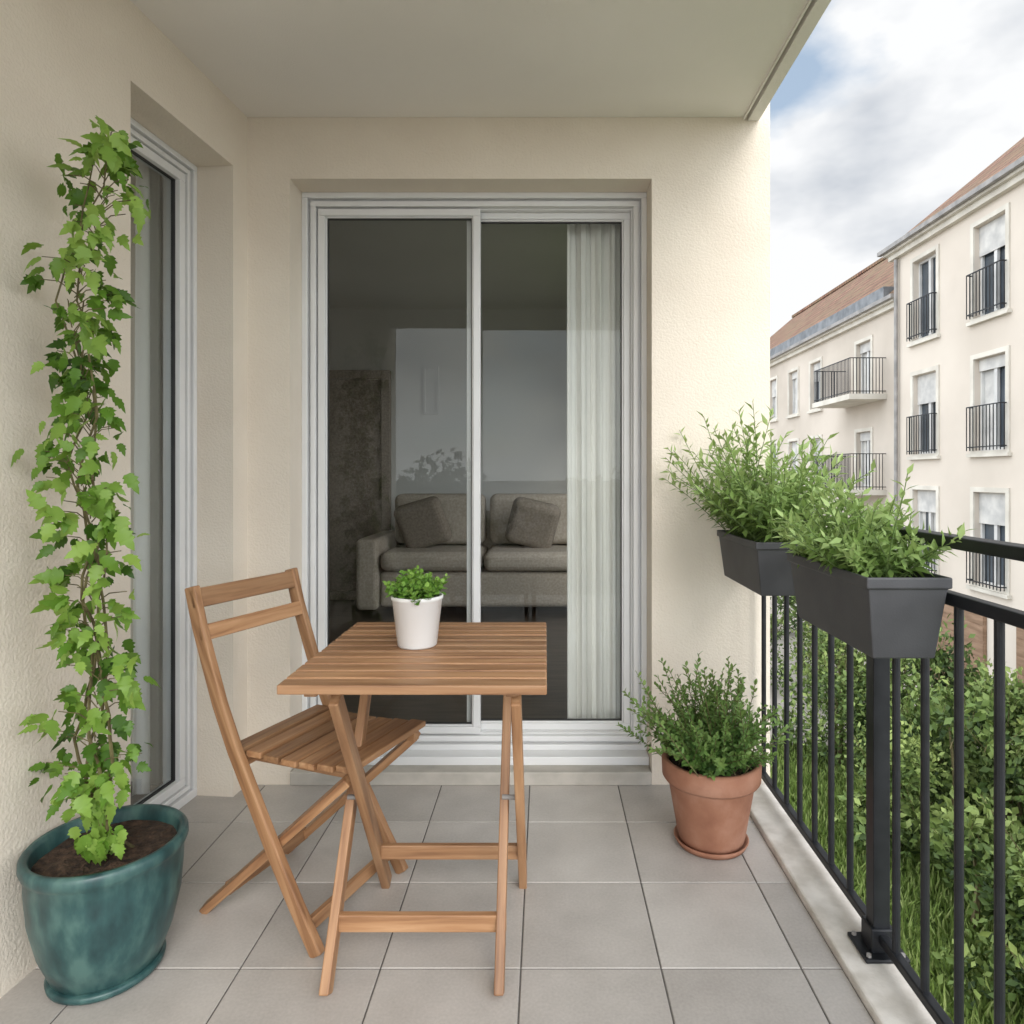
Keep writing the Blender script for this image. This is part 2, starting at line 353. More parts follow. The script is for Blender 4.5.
# living room
rm=empty('living_room')
X0,X1,Y0,Y1,Z0,Z1=-2.4,.643,2.77,6.2,.015,2.7
mb=MB()
wall_grid(mb,(0,Y0,0),(1,0,0),(0,0,1),(0,-1,0),X0,X1,Z0,Z1,[(DX0,DX1,Z0,DZ1)],.0)
wall_grid(mb,(X1,0,0),(0,1,0),(0,0,1),(1,0,0),Y0,Y1,Z0,Z1,[(WY0,WY1,WZ0,WZ1)],.0)
mb.add([(X0,Y1,Z0),(X1,Y1,Z0),(X1,Y1,Z1),(X0,Y1,Z1)],[(0,3,2,1)]); mb.add([(X0,Y0,Z0),(X0,Y1,Z0),(X0,Y1,Z1),(X0,Y0,Z1)],[(0,3,2,1)])
mb.add([(X0,Y0,Z1),(X1,Y0,Z1),(X1,Y1,Z1),(X0,Y1,Z1)],[(0,1,2,3)])
mb.build('room_walls',M_int,rm)
mb=MB(); mb.add([(X0,Y0-.02,Z0),(X1,Y0-.02,Z0),(X1,Y1,Z0),(X0,Y1,Z0)],[(0,1,2,3)]); mb.build('room_floor',M_intfl,rm)
mb=MB(); mb.ring(WY0,WY1,WZ0,WZ1,.06,-.02,.04,Matrix(((0,-1,0,.75),(1,0,0,0),(0,0,1,0),(0,0,0,1)))); mb.build('window_frame',M_alu,rm)  # frame of the added side window that lights the sofa
s=empty('sofa')
mb=MB(); mb.box((-1.3,5.25,.12),(.32,6.05,.40)); mb.box((-1.3,5.85,.40),(.32,6.10,.84)); mb.box((-1.48,5.22,.10),(-1.302,6.08,.66)); mb.box((.322,5.22,.10),(.50,6.08,.66)); mb.build('sofa_base',M_sofa,s,bevel=.04,segs=4)
mb=MB(); 
for k in range(2):
    x=-1.29+.81*k; mb.box((x,5.2,.405),(x+.795,5.9,.56)); mb.box((x+.01,5.66,.57),(x+.78,5.86,1.0),)
mb.build('cushions',M_sofa,s,bevel=.06,segs=5)
mb=MB(); mb.box((-.2,-.07,-.2),(.2,.07,.2),Matrix.Translation((-.10,5.5,.76))@Matrix.Rotation(.3,4,'X')@Matrix.Rotation(.25,4,'Y')); mb.box((-.2,-.07,-.2),(.2,.07,.2),Matrix.Translation((-1.0,5.5,.76))@Matrix.Rotation(.3,4,'X')@Matrix.Rotation(-.3,4,'Y')); mb.build('pillow',M_pillow,s,bevel=.065,segs=5)
mb=MB(); mb.ring(-2.15,-1.42,.016,2.12,.08,6.13,6.198); mb.box((-2.07,6.16,.097),(-1.50,6.19,2.04)); mb.build('interior_door',M_pillow,bevel=.004)
mb=MB(); mb.ring(-1.12,-.98,1.72,2.16,.02,6.17,6.198); mb.box((-1.10,6.185,1.74),(-1.0,6.196,2.14)); mb.build('picture_frame',M_shut)
rm2=empty('bedroom')
mb=MB(); A0,A1,B0,B1=-2.2,.15,.25,2.6
M3=M2.to_3x3()
wall_grid(mb,M2@Vector((0,B0,0)),M3@Vector((1,0,0)),(0,0,1),M3@Vector((0,-1,0)),A0,A1,.012,2.6,[(-LS1,-LS0,.012,LZ1)],0)
wall_grid(mb,M2@Vector((A0,0,0)),M3@Vector((0,1,0)),(0,0,1),M3@Vector((1,0,0)),B0,B1,.012,2.6,[(B0+.4,B1-.4,.8,2.2)],0)  # opening in this wall is added to brighten the bedroom behind the glass
mb.add([(A1,B0,.012),(A1,B1,.012),(A1,B1,2.6),(A1,B0,2.6)],[(0,1,2,3)],M2)
mb.add([(A0,B1,.012),(A1,B1,.012),(A1,B1,2.6),(A0,B1,2.6)],[(0,1,2,3)],M2); mb.add([(A0,B0,2.6),(A1,B0,2.6),(A1,B1,2.6),(A0,B1,2.6)],[(0,1,2,3)],M2)
mb.build('room_walls',M_int,rm2)
mb=MB(); mb.add([(A0,B0-.03,.012),(A1,B0-.03,.012),(A1,B1,.012),(A0,B1,.012)],[(0,1,2,3)],M2); mb.build('room_floor',M_intfl,rm2)

# ------------------------------------------------------------ railing
ra=empty('balcony_railing'); XR=.80
mb=MB()
mb.box((XR-.02,-1.0,1.018),(XR+.02,2.505,1.042)); mb.box((XR-.0125,-1.0,.905),(XR+.0125,2.505,.930)); mb.box((XR-.011,-1.0,.052),(XR+.011,2.505,.074))
mb.build('rails',M_rail,ra,bevel=.003)
mb=MB(); k=0; yy=2.45
while yy>-.95:
    if abs(yy-1.60)>.05 and abs(yy+.4)>.05: mb.cyl((XR,yy,.070),.0085,.84,12)
    yy-=.1155
mb.build('bars',M_rail,ra,smooth=False)
mb=MB()
for py in (1.61,-.40):
    mb.box((XR-.02,py-.02,.028),(XR+.02,py+.02,1.02)); mb.box((XR-.052,py-.05,.0205),(XR+.052,py+.05,.030)); mb.box((XR-.028,py-.028,.030),(XR+.028,py+.028,.085))
mb.build('posts',M_rail,ra,bevel=.003)
mb=MB()
for py in (1.61,-.40):
    for a in (-1,1):
        for b in (-1,1): mb.cyl((XR+a*.04,py+b*.038,.030),.006,.006,6)
mb.build('bolts',M_gutter,ra)

# ------------------------------------------------------------ planters
def planter(x0,x1,y0,y1,zb,zt):
    e=empty('planter_box',((x0+x1)/2,(y0+y1)/2,zb)); I=Matrix.Translation((-(x0+x1)/2,-(y0+y1)/2,-zb))
    tp=.022; w=.006
    def rect(a,z): return [(x0+a,y0+a,z),(x1-a,y0+a,z),(x1-a,y1-a,z),(x0+a,y1-a,z)]
    prof=[(tp,zb),(.006,zt-.022),(.0,zt-.022),(0,zt),(.008,zt),(.010,zt-.03),(tp+.006,zb+.02)]
    vs=[];fs=[]
    for a,z in prof: vs+=rect(a,z)
    for j in range(len(prof)-1):
        for i in range(4): fs.append((j*4+i,j*4+(i+1)%4,(j+1)*4+(i+1)%4,(j+1)*4+i))
    fs.append((3,2,1,0)); m=(len(prof)-1)*4; fs.append((m,m+1,m+2,m+3))
    mb=MB(); mb.add(vs,fs,I); mb.build('box',M_plantr,e,bevel=.004)
    mb=MB(); mb.add(rect(.011,zt-.018),[(0,1,2,3)],I); mb.build('soil',M_soil,e)
    mb=MB()
    for fy in (.2,.8):
        yy=y0+(y1-y0)*fy
        mb.box((x1-.001,yy-.012,zt-.06),(XR+.026,yy+.012,zt-.056),I); mb.box((x1-.001,yy-.012,zt-.06),(x1+.004,yy+.012,zt-.01),I)
    mb.build('bracket',M_rail,e)
    return e
p1=planter(.62,.786,1.29,1.72,.80,.962)
p2=planter(.62,.786,1.97,2.42,.80,.962)

def shrub(name,stems,nleaf,ll,lw,T,mat,parent,spread_leaf=.6,stemmat=M_stemg,rad=.0018,wallx=None,start=.15,up=.3,vbias=0):
    if parent: off=-np.array(parent.location)
    mb=MB(); P=[];D=[];Nn=[];Ls=[];V=[]
    for pl in stems:
        pl=np.array(pl)+off; mb.tube([tuple(p) for p in pl],[rad*(1-.6*i/len(pl)) for i in range(len(pl))],4)
        seg=np.linalg.norm(np.diff(pl,axis=0),axis=1); cum=np.concatenate([[0],np.cumsum(seg)]); tot=cum[-1]
        sv=random.random()
        phi=random.uniform(0,6.28)
        for k in range(nleaf):
            t=start+(1-start)*(k+random.random()*.6)/nleaf; s_=min(t,1)*tot; i=min(np.searchsorted(cum,s_,side='right')-1,len(seg)-1)
            f=(s_-cum[i])/seg[i]; p=pl[i]*(1-f)+pl[i+1]*f; dd=(pl[i+1]-pl[i])/seg[i]
            phi+=2.4; a=np.cross(dd,[.31,.2,.93]); a/=np.linalg.norm(a)+1e-9; b=np.cross(dd,a)
            side=a*math.cos(phi)+b*math.sin(phi)
            tt=spread_leaf*(1-.5*t)
            ld=dd*(1-tt)+side*tt+np.array([0,0,up*.3])+rng.normal(0,.12,3)
            P.append(p); D.append(ld); nn=dd*.5+np.array([0,0,.6])+rng.normal(0,.35,3); Nn.append(nn)
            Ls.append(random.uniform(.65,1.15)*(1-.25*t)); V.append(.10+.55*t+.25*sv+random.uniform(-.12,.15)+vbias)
    mb.build(name+'_stems',stemmat,parent); Ls=np.array(Ls)
    return leaves(name+'_leaves',P,D,Nn,Ls*ll,Ls*lw,T,mat,np.array(V),parent)
def arcs(n,base,zbase,cone,length,bend=.25,seg=6,dirbias=(0,0,0),rise=1.):
    out=[]
    for _ in range(n):
        bx,by=base(); th=random.uniform(0,2*math.pi); c=cone*math.sqrt(random.random())
        d=Vector((math.sin(c)*math.cos(th),math.sin(c)*math.sin(th),math.cos(c)*rise))+Vector(dirbias); d.normalize()
        L=random.uniform(*length)*(1-.25*c/max(cone,.01)); p=Vector((bx,by,zbase)); pl=[tuple(p)]
        bd=Vector((d.x,d.y,0))*bend+Vector((random.gauss(0,.1),random.gauss(0,.1),-bend*.25))
        for s_ in range(seg):
            p=p+d*(L/seg); pl.append(tuple(p)); d=(d+bd/seg+Vector((random.gauss(0,.05),random.gauss(0,.05),random.gauss(0,.03)))).normalized()
        out.append(pl)
    return out
st=arcs(165,lambda:(random.uniform(.65,.76),random.uniform(1.99,2.40)),.945,.84,(.20,.50),.38)
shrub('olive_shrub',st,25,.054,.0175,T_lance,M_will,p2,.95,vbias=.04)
st=arcs(140,lambda:(random.uniform(.65,.76),random.uniform(1.36,1.69)),.945,1.05,(.10,.25),.30)
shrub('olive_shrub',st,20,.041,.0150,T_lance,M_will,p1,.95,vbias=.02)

# ------------------------------------------------------------ terracotta pot
tx,ty=.525,2.12; e=empty('terracotta_pot',(tx,ty,0))
lathe('saucer',[(.0,.002),(.106,.002),(.116,.020),(.112,.022),(.104,.010),(.0,.010)],M_terra,e)
lathe('pot',[(0,.011),(.098,.011),(.104,.03),(.134,.20),(.136,.205),(.147,.205),(.152,.212),(.154,.262),(.149,.268),(.138,.268),(.135,.26),(.130,.20),(.0,.20)],M_terra,e)
soil_disc('soil',.136,(0,0,.240),M_soil,e)
st=arcs(220,lambda:(tx+random.gauss(0,.04),ty+random.gauss(0,.04)),.24,1.22,(.14,.385),.06,rise=1.25)
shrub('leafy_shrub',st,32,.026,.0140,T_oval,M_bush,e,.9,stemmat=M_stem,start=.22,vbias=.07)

# ------------------------------------------------------------ white pot with herb
hx,hy,hz=-.322,1.69,.7305; e=empty('herb_pot',(hx,hy,hz))
lathe('pot',[(0,.0),(.046,.0),(.049,.004),(.062,.116),(.0645,.118),(.065,.126),(.062,.128),(.060,.124),(.058,.10),(0,.10)],M_whitepot,e)
soil_disc('soil',.058,(0,0,.108),M_soil,e)
st=arcs(150,lambda:(hx+random.gauss(0,.022),hy+random.gauss(0,.022)),hz+.105,.85,(.06,.100),.1,seg=4)
shrub('herb',st,12,.018,.0155,T_oval,M_herb,e,.95,rad=.001,start=.25)

# ------------------------------------------------------------ teal pot and vine
vx,vy=-1.025,1.57; e=empty('teal_pot',(vx,vy,0))
k_=.93
lathe('saucer',[(0,.002),(.108,.002),(.118,.010),(.120,.020),(.115,.024),(.0,.020)],M_teal,e)
lathe('pot',[(r*k_,z) for r,z in [(0,.021),(.112,.021),(.121,.03),(.146,.09),(.164,.165),(.170,.235),(.171,.272),(.177,.280),(.181,.290),(.180,.304),(.174,.310),(.164,.309),(.158,.300),(.156,.27),(.15,.24),(0,.24)]],M_teal,e,n=72)
soil_disc('soil',.148,(0,0,.272),M_soil,e)
ve=empty('climbing_plant',(vx,vy,.27))
prof=[(130,92,120),(160,72,128),(200,48,145),(240,40,130),(270,28,122),(300,8,122),(335,30,116),(370,56,104),(420,58,116),(455,28,120),(490,46,116),(520,54,130),(560,62,124),(600,36,138),(640,68,122),(680,60,128),(720,46,140),(742,22,152),(780,50,136),(815,76,118)]
pys=[p[0] for p in prof]; pl_=[p[1] for p in prof]; pr_=[p[2] for p in prof]
Yc=1.53
def vpos(px,py,dy=0):
    Y=Yc+dy
    X=(px-545)/670*Y; Z=H-(py-475)/670*Y
    X=max(X,wx(Y)+.02); return np.array([X,Y,Z])
P=[];D=[];Nn=[];Ls=[];V=[]; mbv=MB(); off=-np.array([vx,vy,.27])
for k in range(4):
    pts=[np.array([vx+.03*(k-1.5),vy+.01*k,.27])]
    ph=k*1.6
    for py in range(830,135,-23):
        c=(np.interp(py,pys,pl_)+np.interp(py,pys,pr_))/2; w=(np.interp(py,pys,pr_)-np.interp(py,pys,pl_))/2
        pts.append(vpos(c+4+w*.3*math.sin(py*.017+ph)+random.gauss(0,2),py,.02*math.cos(py*.02+ph)))
    if k>1: pts=pts[:-7*(k-1)]
    mbv.tube([tuple(p+off) for p in pts],[.0042*(1-.65*i/len(pts)) for i in range(len(pts))],5)
nc=170
for c in range(nc):
    py=128+ (805-128)*((c+random.random())/nc)
    a,b=np.interp(py,pys,pl_),np.interp(py,pys,pr_)
    u=random.random(); px=a+2+(b-a-4)*u; dy=random.uniform(-.08,.06)
    cen=vpos(px,py,dy)
    mn=vpos((a+b)/2+4,min(py+14,830),0)
    mbv.tube([tuple(mn+off),tuple((mn+cen)/2+off+np.array([0,0,.012])),tuple(cen+off)],[.0016,.0013,.001],4)
    cv=random.random()
    n=random.randint(2,6)
    for i in range(n):
        p=cen+rng.normal(0,1,3)*np.array([.015,.020,.018])
        p[0]=max(p[0],wx(p[1])+.012)
        out=np.array([(u-.5)*1.6,-.25,-.75])+rng.normal(0,.5,3)
        P.append(p+off); D.append(out); Nn.append(np.array([.35,-.60,.65])+rng.normal(0,.6,3))
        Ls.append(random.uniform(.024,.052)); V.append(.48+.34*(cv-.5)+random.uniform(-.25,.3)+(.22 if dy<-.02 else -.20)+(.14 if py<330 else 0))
for c in range(90):
    py=random.uniform(770,850); px=random.gauss(98,14); p=vpos(px,py,random.uniform(-.06,.04))
    P.append(p+off); D.append(np.array([random.gauss(0,.25),-.1,-1])); Nn.append(np.array([.2,-.9,.2])+rng.normal(0,.5,3)); Ls.append(random.uniform(.028,.045)); V.append(random.uniform(.5,1))
mbv.build('vine_stems',M_stem,ve)
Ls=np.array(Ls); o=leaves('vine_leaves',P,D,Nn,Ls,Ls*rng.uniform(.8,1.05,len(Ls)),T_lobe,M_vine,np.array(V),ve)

# ------------------------------------------------------------ wooden furniture
def basis(p0,p1,up):
    p0,p1=Vector(p0),Vector(p1); x=(p1-p0).normalized(); z=Vector(up)-x*x.dot(Vector(up)); z.normalize(); y=z.cross(x)
    M=Matrix((x,y,z)).transposed().to_4x4(); M.translation=p0; return M,(p1-p0).length
def stick(name,p0,p1,w,t,parent,up=(0,0,1),bev=.003):
    M,L=basis(p0,p1,up); mb=MB(); mb.box((0,-w/2,-t/2),(L,w/2,t/2)); o=mb.build(name,M_wood,parent,bevel=bev); o.matrix_local=M; return o
tb=empty('folding_table',(-.28,1.66,0)); TO=Vector((-.28,1.66,0))
def TS(name,p0,p1,w,t,up=(0,0,1)): return stick(name,Vector(p0)-TO,Vector(p1)-TO,w,t,tb,up)
tx0,tx1,ty0,ty1,tz=-.550,.004,1.365,1.965,.73
ns=11; pit=(ty1-ty0)/ns
for i in range(ns):
    yc=ty0+pit*(i+.5); TS('slat_%d'%(i+1),(tx0+random.uniform(-.001,.001),yc,tz-.010),(tx1,yc,tz-.010+random.uniform(-.0006,.0006)),pit-.009,.020)
for xx in (-.50,-.07): TS('batten',(xx,ty0+.06,tz-.032),(xx,ty1-.035,tz-.032),.028,.022)
for nm,xs,ya,yb in (('leg_a',(-.448,-.062),1.43,1.90),('leg_b',(-.488,-.102),1.90,1.49)):
    for xx in xs: TS(nm,(xx,ya,tz-.045),(xx,yb,.004),.022,.040,up=(0,1,.2))
def onleg(ya,yb,z): return ya+(yb-ya)*(tz-.045-z)/(tz-.049)
TS('stretcher_front',(-.501,onleg(1.90,1.49,.12),.12),(-.09,onleg(1.90,1.49,.12),.12),.018,.040)
TS('stretcher_rear',(-.461,onleg(1.43,1.90,.15),.15),(-.05,onleg(1.43,1.90,.15),.15),.018,.038)
TS('stretcher_top',(-.49,1.87,.66),(-.08,1.87,.66),.018,.035)
mb=MB()
for xx in (-.468,-.082): 
    mb.cyl((0,0,-.025),.006,.05,12,Matrix.Translation((xx-TO.x,1.675-TO.y,.355))@Matrix.Rotation(math.pi/2,4,'Y'))
mb.build('pivots',M_gutter,tb)
F=Vector((.93,-.36,0)).normalized(); Wd=Vector((.36,.93,0)).normalized(); C0=Vector((-.572,1.82,0))
ch=empty('folding_chair',C0)
def C(u,w,z): return F*u+Wd*w+Vector((0,0,z))
def CS(name,p0,p1,w,t,up=(0,0,1)): return stick(name,C(*p0),C(*p1),w,t,ch,up)
def post(name,w,pts,width,thick):
    p0=C(pts[0][0],w,pts[0][1]); p1=C(pts[-1][0],w,pts[-1][1]); M,L=basis(p0,p1,Wd); Mi=M.inverted()
    mb=MB(); n=len(pts); vs=[]
    for i,(u,z) in enumerate(pts):
        a=Vector(pts[max(i-1,0)]); b=Vector(pts[min(i+1,n-1)]); t=(b-a).normalized(); nn=Vector((-t.y,t.x))
        for sg in (-1,1):
            for q in (-1,1):
                vs.append(Mi@(C(u+nn.x*sg*width/2,w+q*thick/2,z+nn.y*sg*width/2)))
    fs=[]
    for i in range(n-1):
        a=i*4;b=a+4
        fs+=[(a,a+1,b+1,b),(a+1,a+3,b+3,b+1),(a+3,a+2,b+2,b+3),(a+2,a,b,b+2)]
    fs+=[(0,2,3,1),(n*4-4,n*4-3,n*4-1,n*4-2)]
    mb.add(vs,fs); o=mb.build(name,M_wood,ch,bevel=.004,recalc=True); o.matrix_local=M; return o
prof=[(-.312,.866),(-.300,.82),(-.283,.76),(-.255,.68),(-.215,.57),(-.165,.46),(-.105,.35),(-.04,.23),(.03,.11),(.098,.003)]
for w in (-.182,.182): post('back_post',w,prof,.036,.022)
for w in (-.150,.150): CS('rear_leg',(.165,w,.425),(-.30,w,.003),.022,.036,up=(1,0,1))
def slat(name,u,z,h,lean=.3):
    up=(F*-lean+Vector((0,0,1))).normalized()
    return stick(name,C(u,-.193,z),C(u,.193,z),.014,h,ch,up)
slat('back_slat_1',-.298,.836,.052); slat('back_slat_2',-.270,.748,.042)
n=7
for i in range(n):
    u=-.175+i*.056
    z=.452-.010*math.sin(math.pi*(i)/(n-1))
    CS('seat_slat_%d'%(i+1),(u,-.168,z),(u,.168,z),.047,.016)
for w in (-.128,.128): CS('seat_rail',(-.19,w,.430),(.18,w,.430),.022,.026)
CS('stretcher_front',(.062,-.18,.06),(.062,.18,.06),.016,.034); CS('stretcher_rear',(-.225,-.15,.072),(-.225,.15,.072),.016,.034)
CS('seat_bar',(-.15,-.18,.425),(-.15,.18,.425),.02,.02)
mb=MB()
for w in (-.166,.166): mb.cyl((0,0,-.022),.005,.044,10,Matrix.Translation(C(-.045,w,.24))@Matrix.Rotation(math.atan2(F.y,F.x),4,'Z')@Matrix.Rotation(math.pi/2,4,'X'))
mb.build('pivots',M_gutter,ch)

# ------------------------------------------------------------ outside ground
G=-4.1
mb=MB(); mb.box((-600,-600,G-.5),(600,900,G)); mb.build('ground',M_ground)
mb=MB(); mb.box((1.6,-6,G-.1),(7.9,13.0,G+.012)); mb.build('lawn',M_grass)
mb=MB(); mb.box((8.3,-40,G-.1),(9.7,120,G+.10)); mb.build('pavement',M_pave,bevel=.02)
mb=MB(); mb.box((-20,42,G-.1),(60,50,G+.03)); mb.build('road',M_asph)
P=[];Nn=[];V=[];D=[];SZ=[];mb=MB()
bushes=[]
for _ in range(40):
    x=random.uniform(4.7,7.9); y=random.uniform(3.8,12.6)
    hgt=random.uniform(1.3,2.5) if x>5.2 else random.uniform(.6,1.5)
    bushes.append((x,y,hgt,random.uniform(.55,1.0)))
for (x,y) in ((6.3,15.5),(7.4,17.5),(5.2,16.5),(7.9,22),(6.9,26)): bushes.append((x,y,random.uniform(1.2,2.2),.9))
for (x,y,hgt,R) in bushes:
    tone=random.uniform(-.26,.26); ls=random.uniform(.075,.14)
    mb.tube([(x,y,G),(x+.05,y,G+hgt*.5),(x,y+.05,G+hgt*.85)],[.05,.03,.012],6)
    nsub=int(6+5*R*hgt)
    for k in range(nsub):
        th=random.uniform(0,6.28); zz=G+hgt*random.uniform(.15,1.0); ro=R*math.sqrt(max(0,1-((zz-G)/hgt)**2.2))*random.uniform(.4,1)
        cx,cy=x+ro*math.cos(th),y+ro*math.sin(th); r=random.uniform(.18,.40)
        n=int(170*(r/.3)**2*(.085/ls)**1.4)
        v=rng.normal(0,1,(n,3)); v/=np.linalg.norm(v,axis=1)[:,None]; rr=r*(rng.uniform(.15,1.35,n))**.6
        p=v*rr[:,None]*np.array([1,1,1.15])+np.array([cx,cy,zz])
        P.append(p); Nn.append(v+rng.normal(0,.5,(n,3))+np.array([0,0,.3])); D.append(rng.normal(0,.8,(n,3))+v*.6+np.array([0,0,.4]))
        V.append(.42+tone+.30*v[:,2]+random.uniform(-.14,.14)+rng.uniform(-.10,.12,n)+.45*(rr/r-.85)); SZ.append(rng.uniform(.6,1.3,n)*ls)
    for k in range(int(14*R)):
        th=random.uniform(0,6.28); ro=R*.7*math.sqrt(random.random()); p0=np.array([x+ro*math.cos(th),y+ro*math.sin(th),G+hgt*.8]); dv=np.array([random.gauss(0,.3),random.gauss(0,.3),1.]); Lh=random.uniform(.2,.6)
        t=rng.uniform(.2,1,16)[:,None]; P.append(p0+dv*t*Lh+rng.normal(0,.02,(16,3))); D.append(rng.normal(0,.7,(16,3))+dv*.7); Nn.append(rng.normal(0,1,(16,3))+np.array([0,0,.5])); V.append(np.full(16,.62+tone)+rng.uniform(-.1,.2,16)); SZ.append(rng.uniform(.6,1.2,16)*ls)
        mb.tube([tuple(p0),tuple(p0+dv*Lh)],[.006,.003],4)
P=np.concatenate(P);Nn=np.concatenate(Nn);D=np.concatenate(D);V=np.concatenate(V);SZ=np.concatenate(SZ)
he=empty('shrubbery')
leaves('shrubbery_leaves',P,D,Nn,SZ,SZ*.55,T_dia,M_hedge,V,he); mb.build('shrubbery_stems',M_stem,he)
n=15000; gx=rng.uniform(2.6,5.2,n); gy=rng.uniform(4,13,n)
P=np.stack([gx,gy,np.full(n,G)],1); D=rng.normal(0,.35,(n,3))+np.array([0,0,1]); Nn=rnd(n); Nn[:,2]*=.2
leaves('grass',P,D,Nn,rng.uniform(.08,.28,n),.028,T_dia,M_blade,rng.uniform(0,1,n))

def treemass(name,cx,cy,rx,ry,h,ncl,mat,lsz=.35,dens=120):
    P=[];Nn=[];D=[];V=[]; e=empty(name); mb=MB()
    for _ in range(ncl):
        x=cx+random.uniform(-rx,rx); y=cy+random.uniform(-ry,ry); r=random.uniform(1.2,2.4); z=G+random.uniform(.25,1)*h-r*.5
        v=rng.normal(0,1,(dens,3)); v/=np.linalg.norm(v,axis=1)[:,None]
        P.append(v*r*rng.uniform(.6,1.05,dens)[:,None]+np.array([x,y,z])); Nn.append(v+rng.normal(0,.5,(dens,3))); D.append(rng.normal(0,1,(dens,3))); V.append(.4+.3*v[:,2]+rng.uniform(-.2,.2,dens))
        mb.tube([(x,y,G),(x,y,z)],[.18,.06],6)
    P=np.concatenate(P); s=rng.uniform(.6,1.2,len(P))*lsz
    leaves('crown',P,np.concatenate(D),np.concatenate(Nn),s,s*.7,T_dia,mat,np.concatenate(V),e); mb.build('trunks',M_stem,e)
treemass('distant_trees',10,95,60,8,8,110,M_far,.7)
treemass('distant_trees',2,-24,26,3,5.6,90,M_far,.5,dens=200)

# ------------------------------------------------------------ apartment buildings
def roof_mat():
    m,nt,b=nodes('clay_roof_tiles'); L=nt.links.new
    tc=N(nt,'ShaderNodeTexCoord'); 
    br=N(nt,'ShaderNodeTexBrick'); br.inputs['Scale'].default_value=1; br.inputs['Brick Width'].default_value=.24; br.inputs['Row Height'].default_value=.30; br.inputs['Mortar Size'].default_value=.03
    br.inputs['Color1'].default_value=(.20,.095,.060,1); br.inputs['Color2'].default_value=(.33,.18,.115,1); br.inputs['Mortar'].default_value=(.06,.04,.03,1)
    mp=N(nt,'ShaderNodeMapping'); mp.inputs['Rotation'].default_value=(0,0,math.pi/2); L(tc.outputs['Object'],mp.inputs[0]); L(mp.outputs[0],br.inputs['Vector'])
    no=N(nt,'ShaderNodeTexNoise'); no.inputs['Scale'].default_value=1.1; no.inputs['Detail'].default_value=7; L(tc.outputs['Object'],no.inputs['Vector'])
    r=N(nt,'ShaderNodeValToRGB'); r.color_ramp.elements[0].position=.40; r.color_ramp.elements[1].position=.66
    r.color_ramp.elements[0].color=(0,0,0,1); r.color_ramp.elements[1].color=(1,1,1,1); L(no.outputs['Fac'],r.inputs[0])
    mx=N(nt,'ShaderNodeMix',data_type='RGBA'); L(r.outputs[0],mx.inputs[0]); L(br.outputs[0],mx.inputs[6]); mx.inputs[7].default_value=(.19,.13,.075,1)
    L(mx.outputs[2],b.inputs['Base Color']); b.inputs['Roughness'].default_value=.95
    bp=N(nt,'ShaderNodeBump'); bp.inputs['Strength'].default_value=.8; bp.inputs['Distance'].default_value=.05; L(br.outputs['Fac'],bp.inputs['Height']); bp.invert=True; L(bp.outputs[0],b.inputs['Normal'])
    return m
M_roof=roof_mat()
def railing(mb,x0,x1,y0,y1,z0,h,step=.11):
    b=.012
    for z in (z0+.08,z0+h): 
        mb.box((x0-b,y0,z-b),(x0+b,y1,z+b))
        for yy in (y0,y1): mb.box((x0+b,yy-b,z-b),(x1,yy+b,z+b))
    n=int((y1-y0)/step)
    for i in range(n+1):
        y=y0+(y1-y0)*i/n; mb.box((x0-.008,y-.008,z0),(x0+.008,y+.008,z0+h-b))
    n=max(2,int((x1-x0)/step))
    for i in range(1,n):
        x=x0+(x1-x0)*i/n
        for yy in (y0,y1): mb.box((x-.008,yy-.008,z0),(x+.008,yy+.008,z0+h-b))
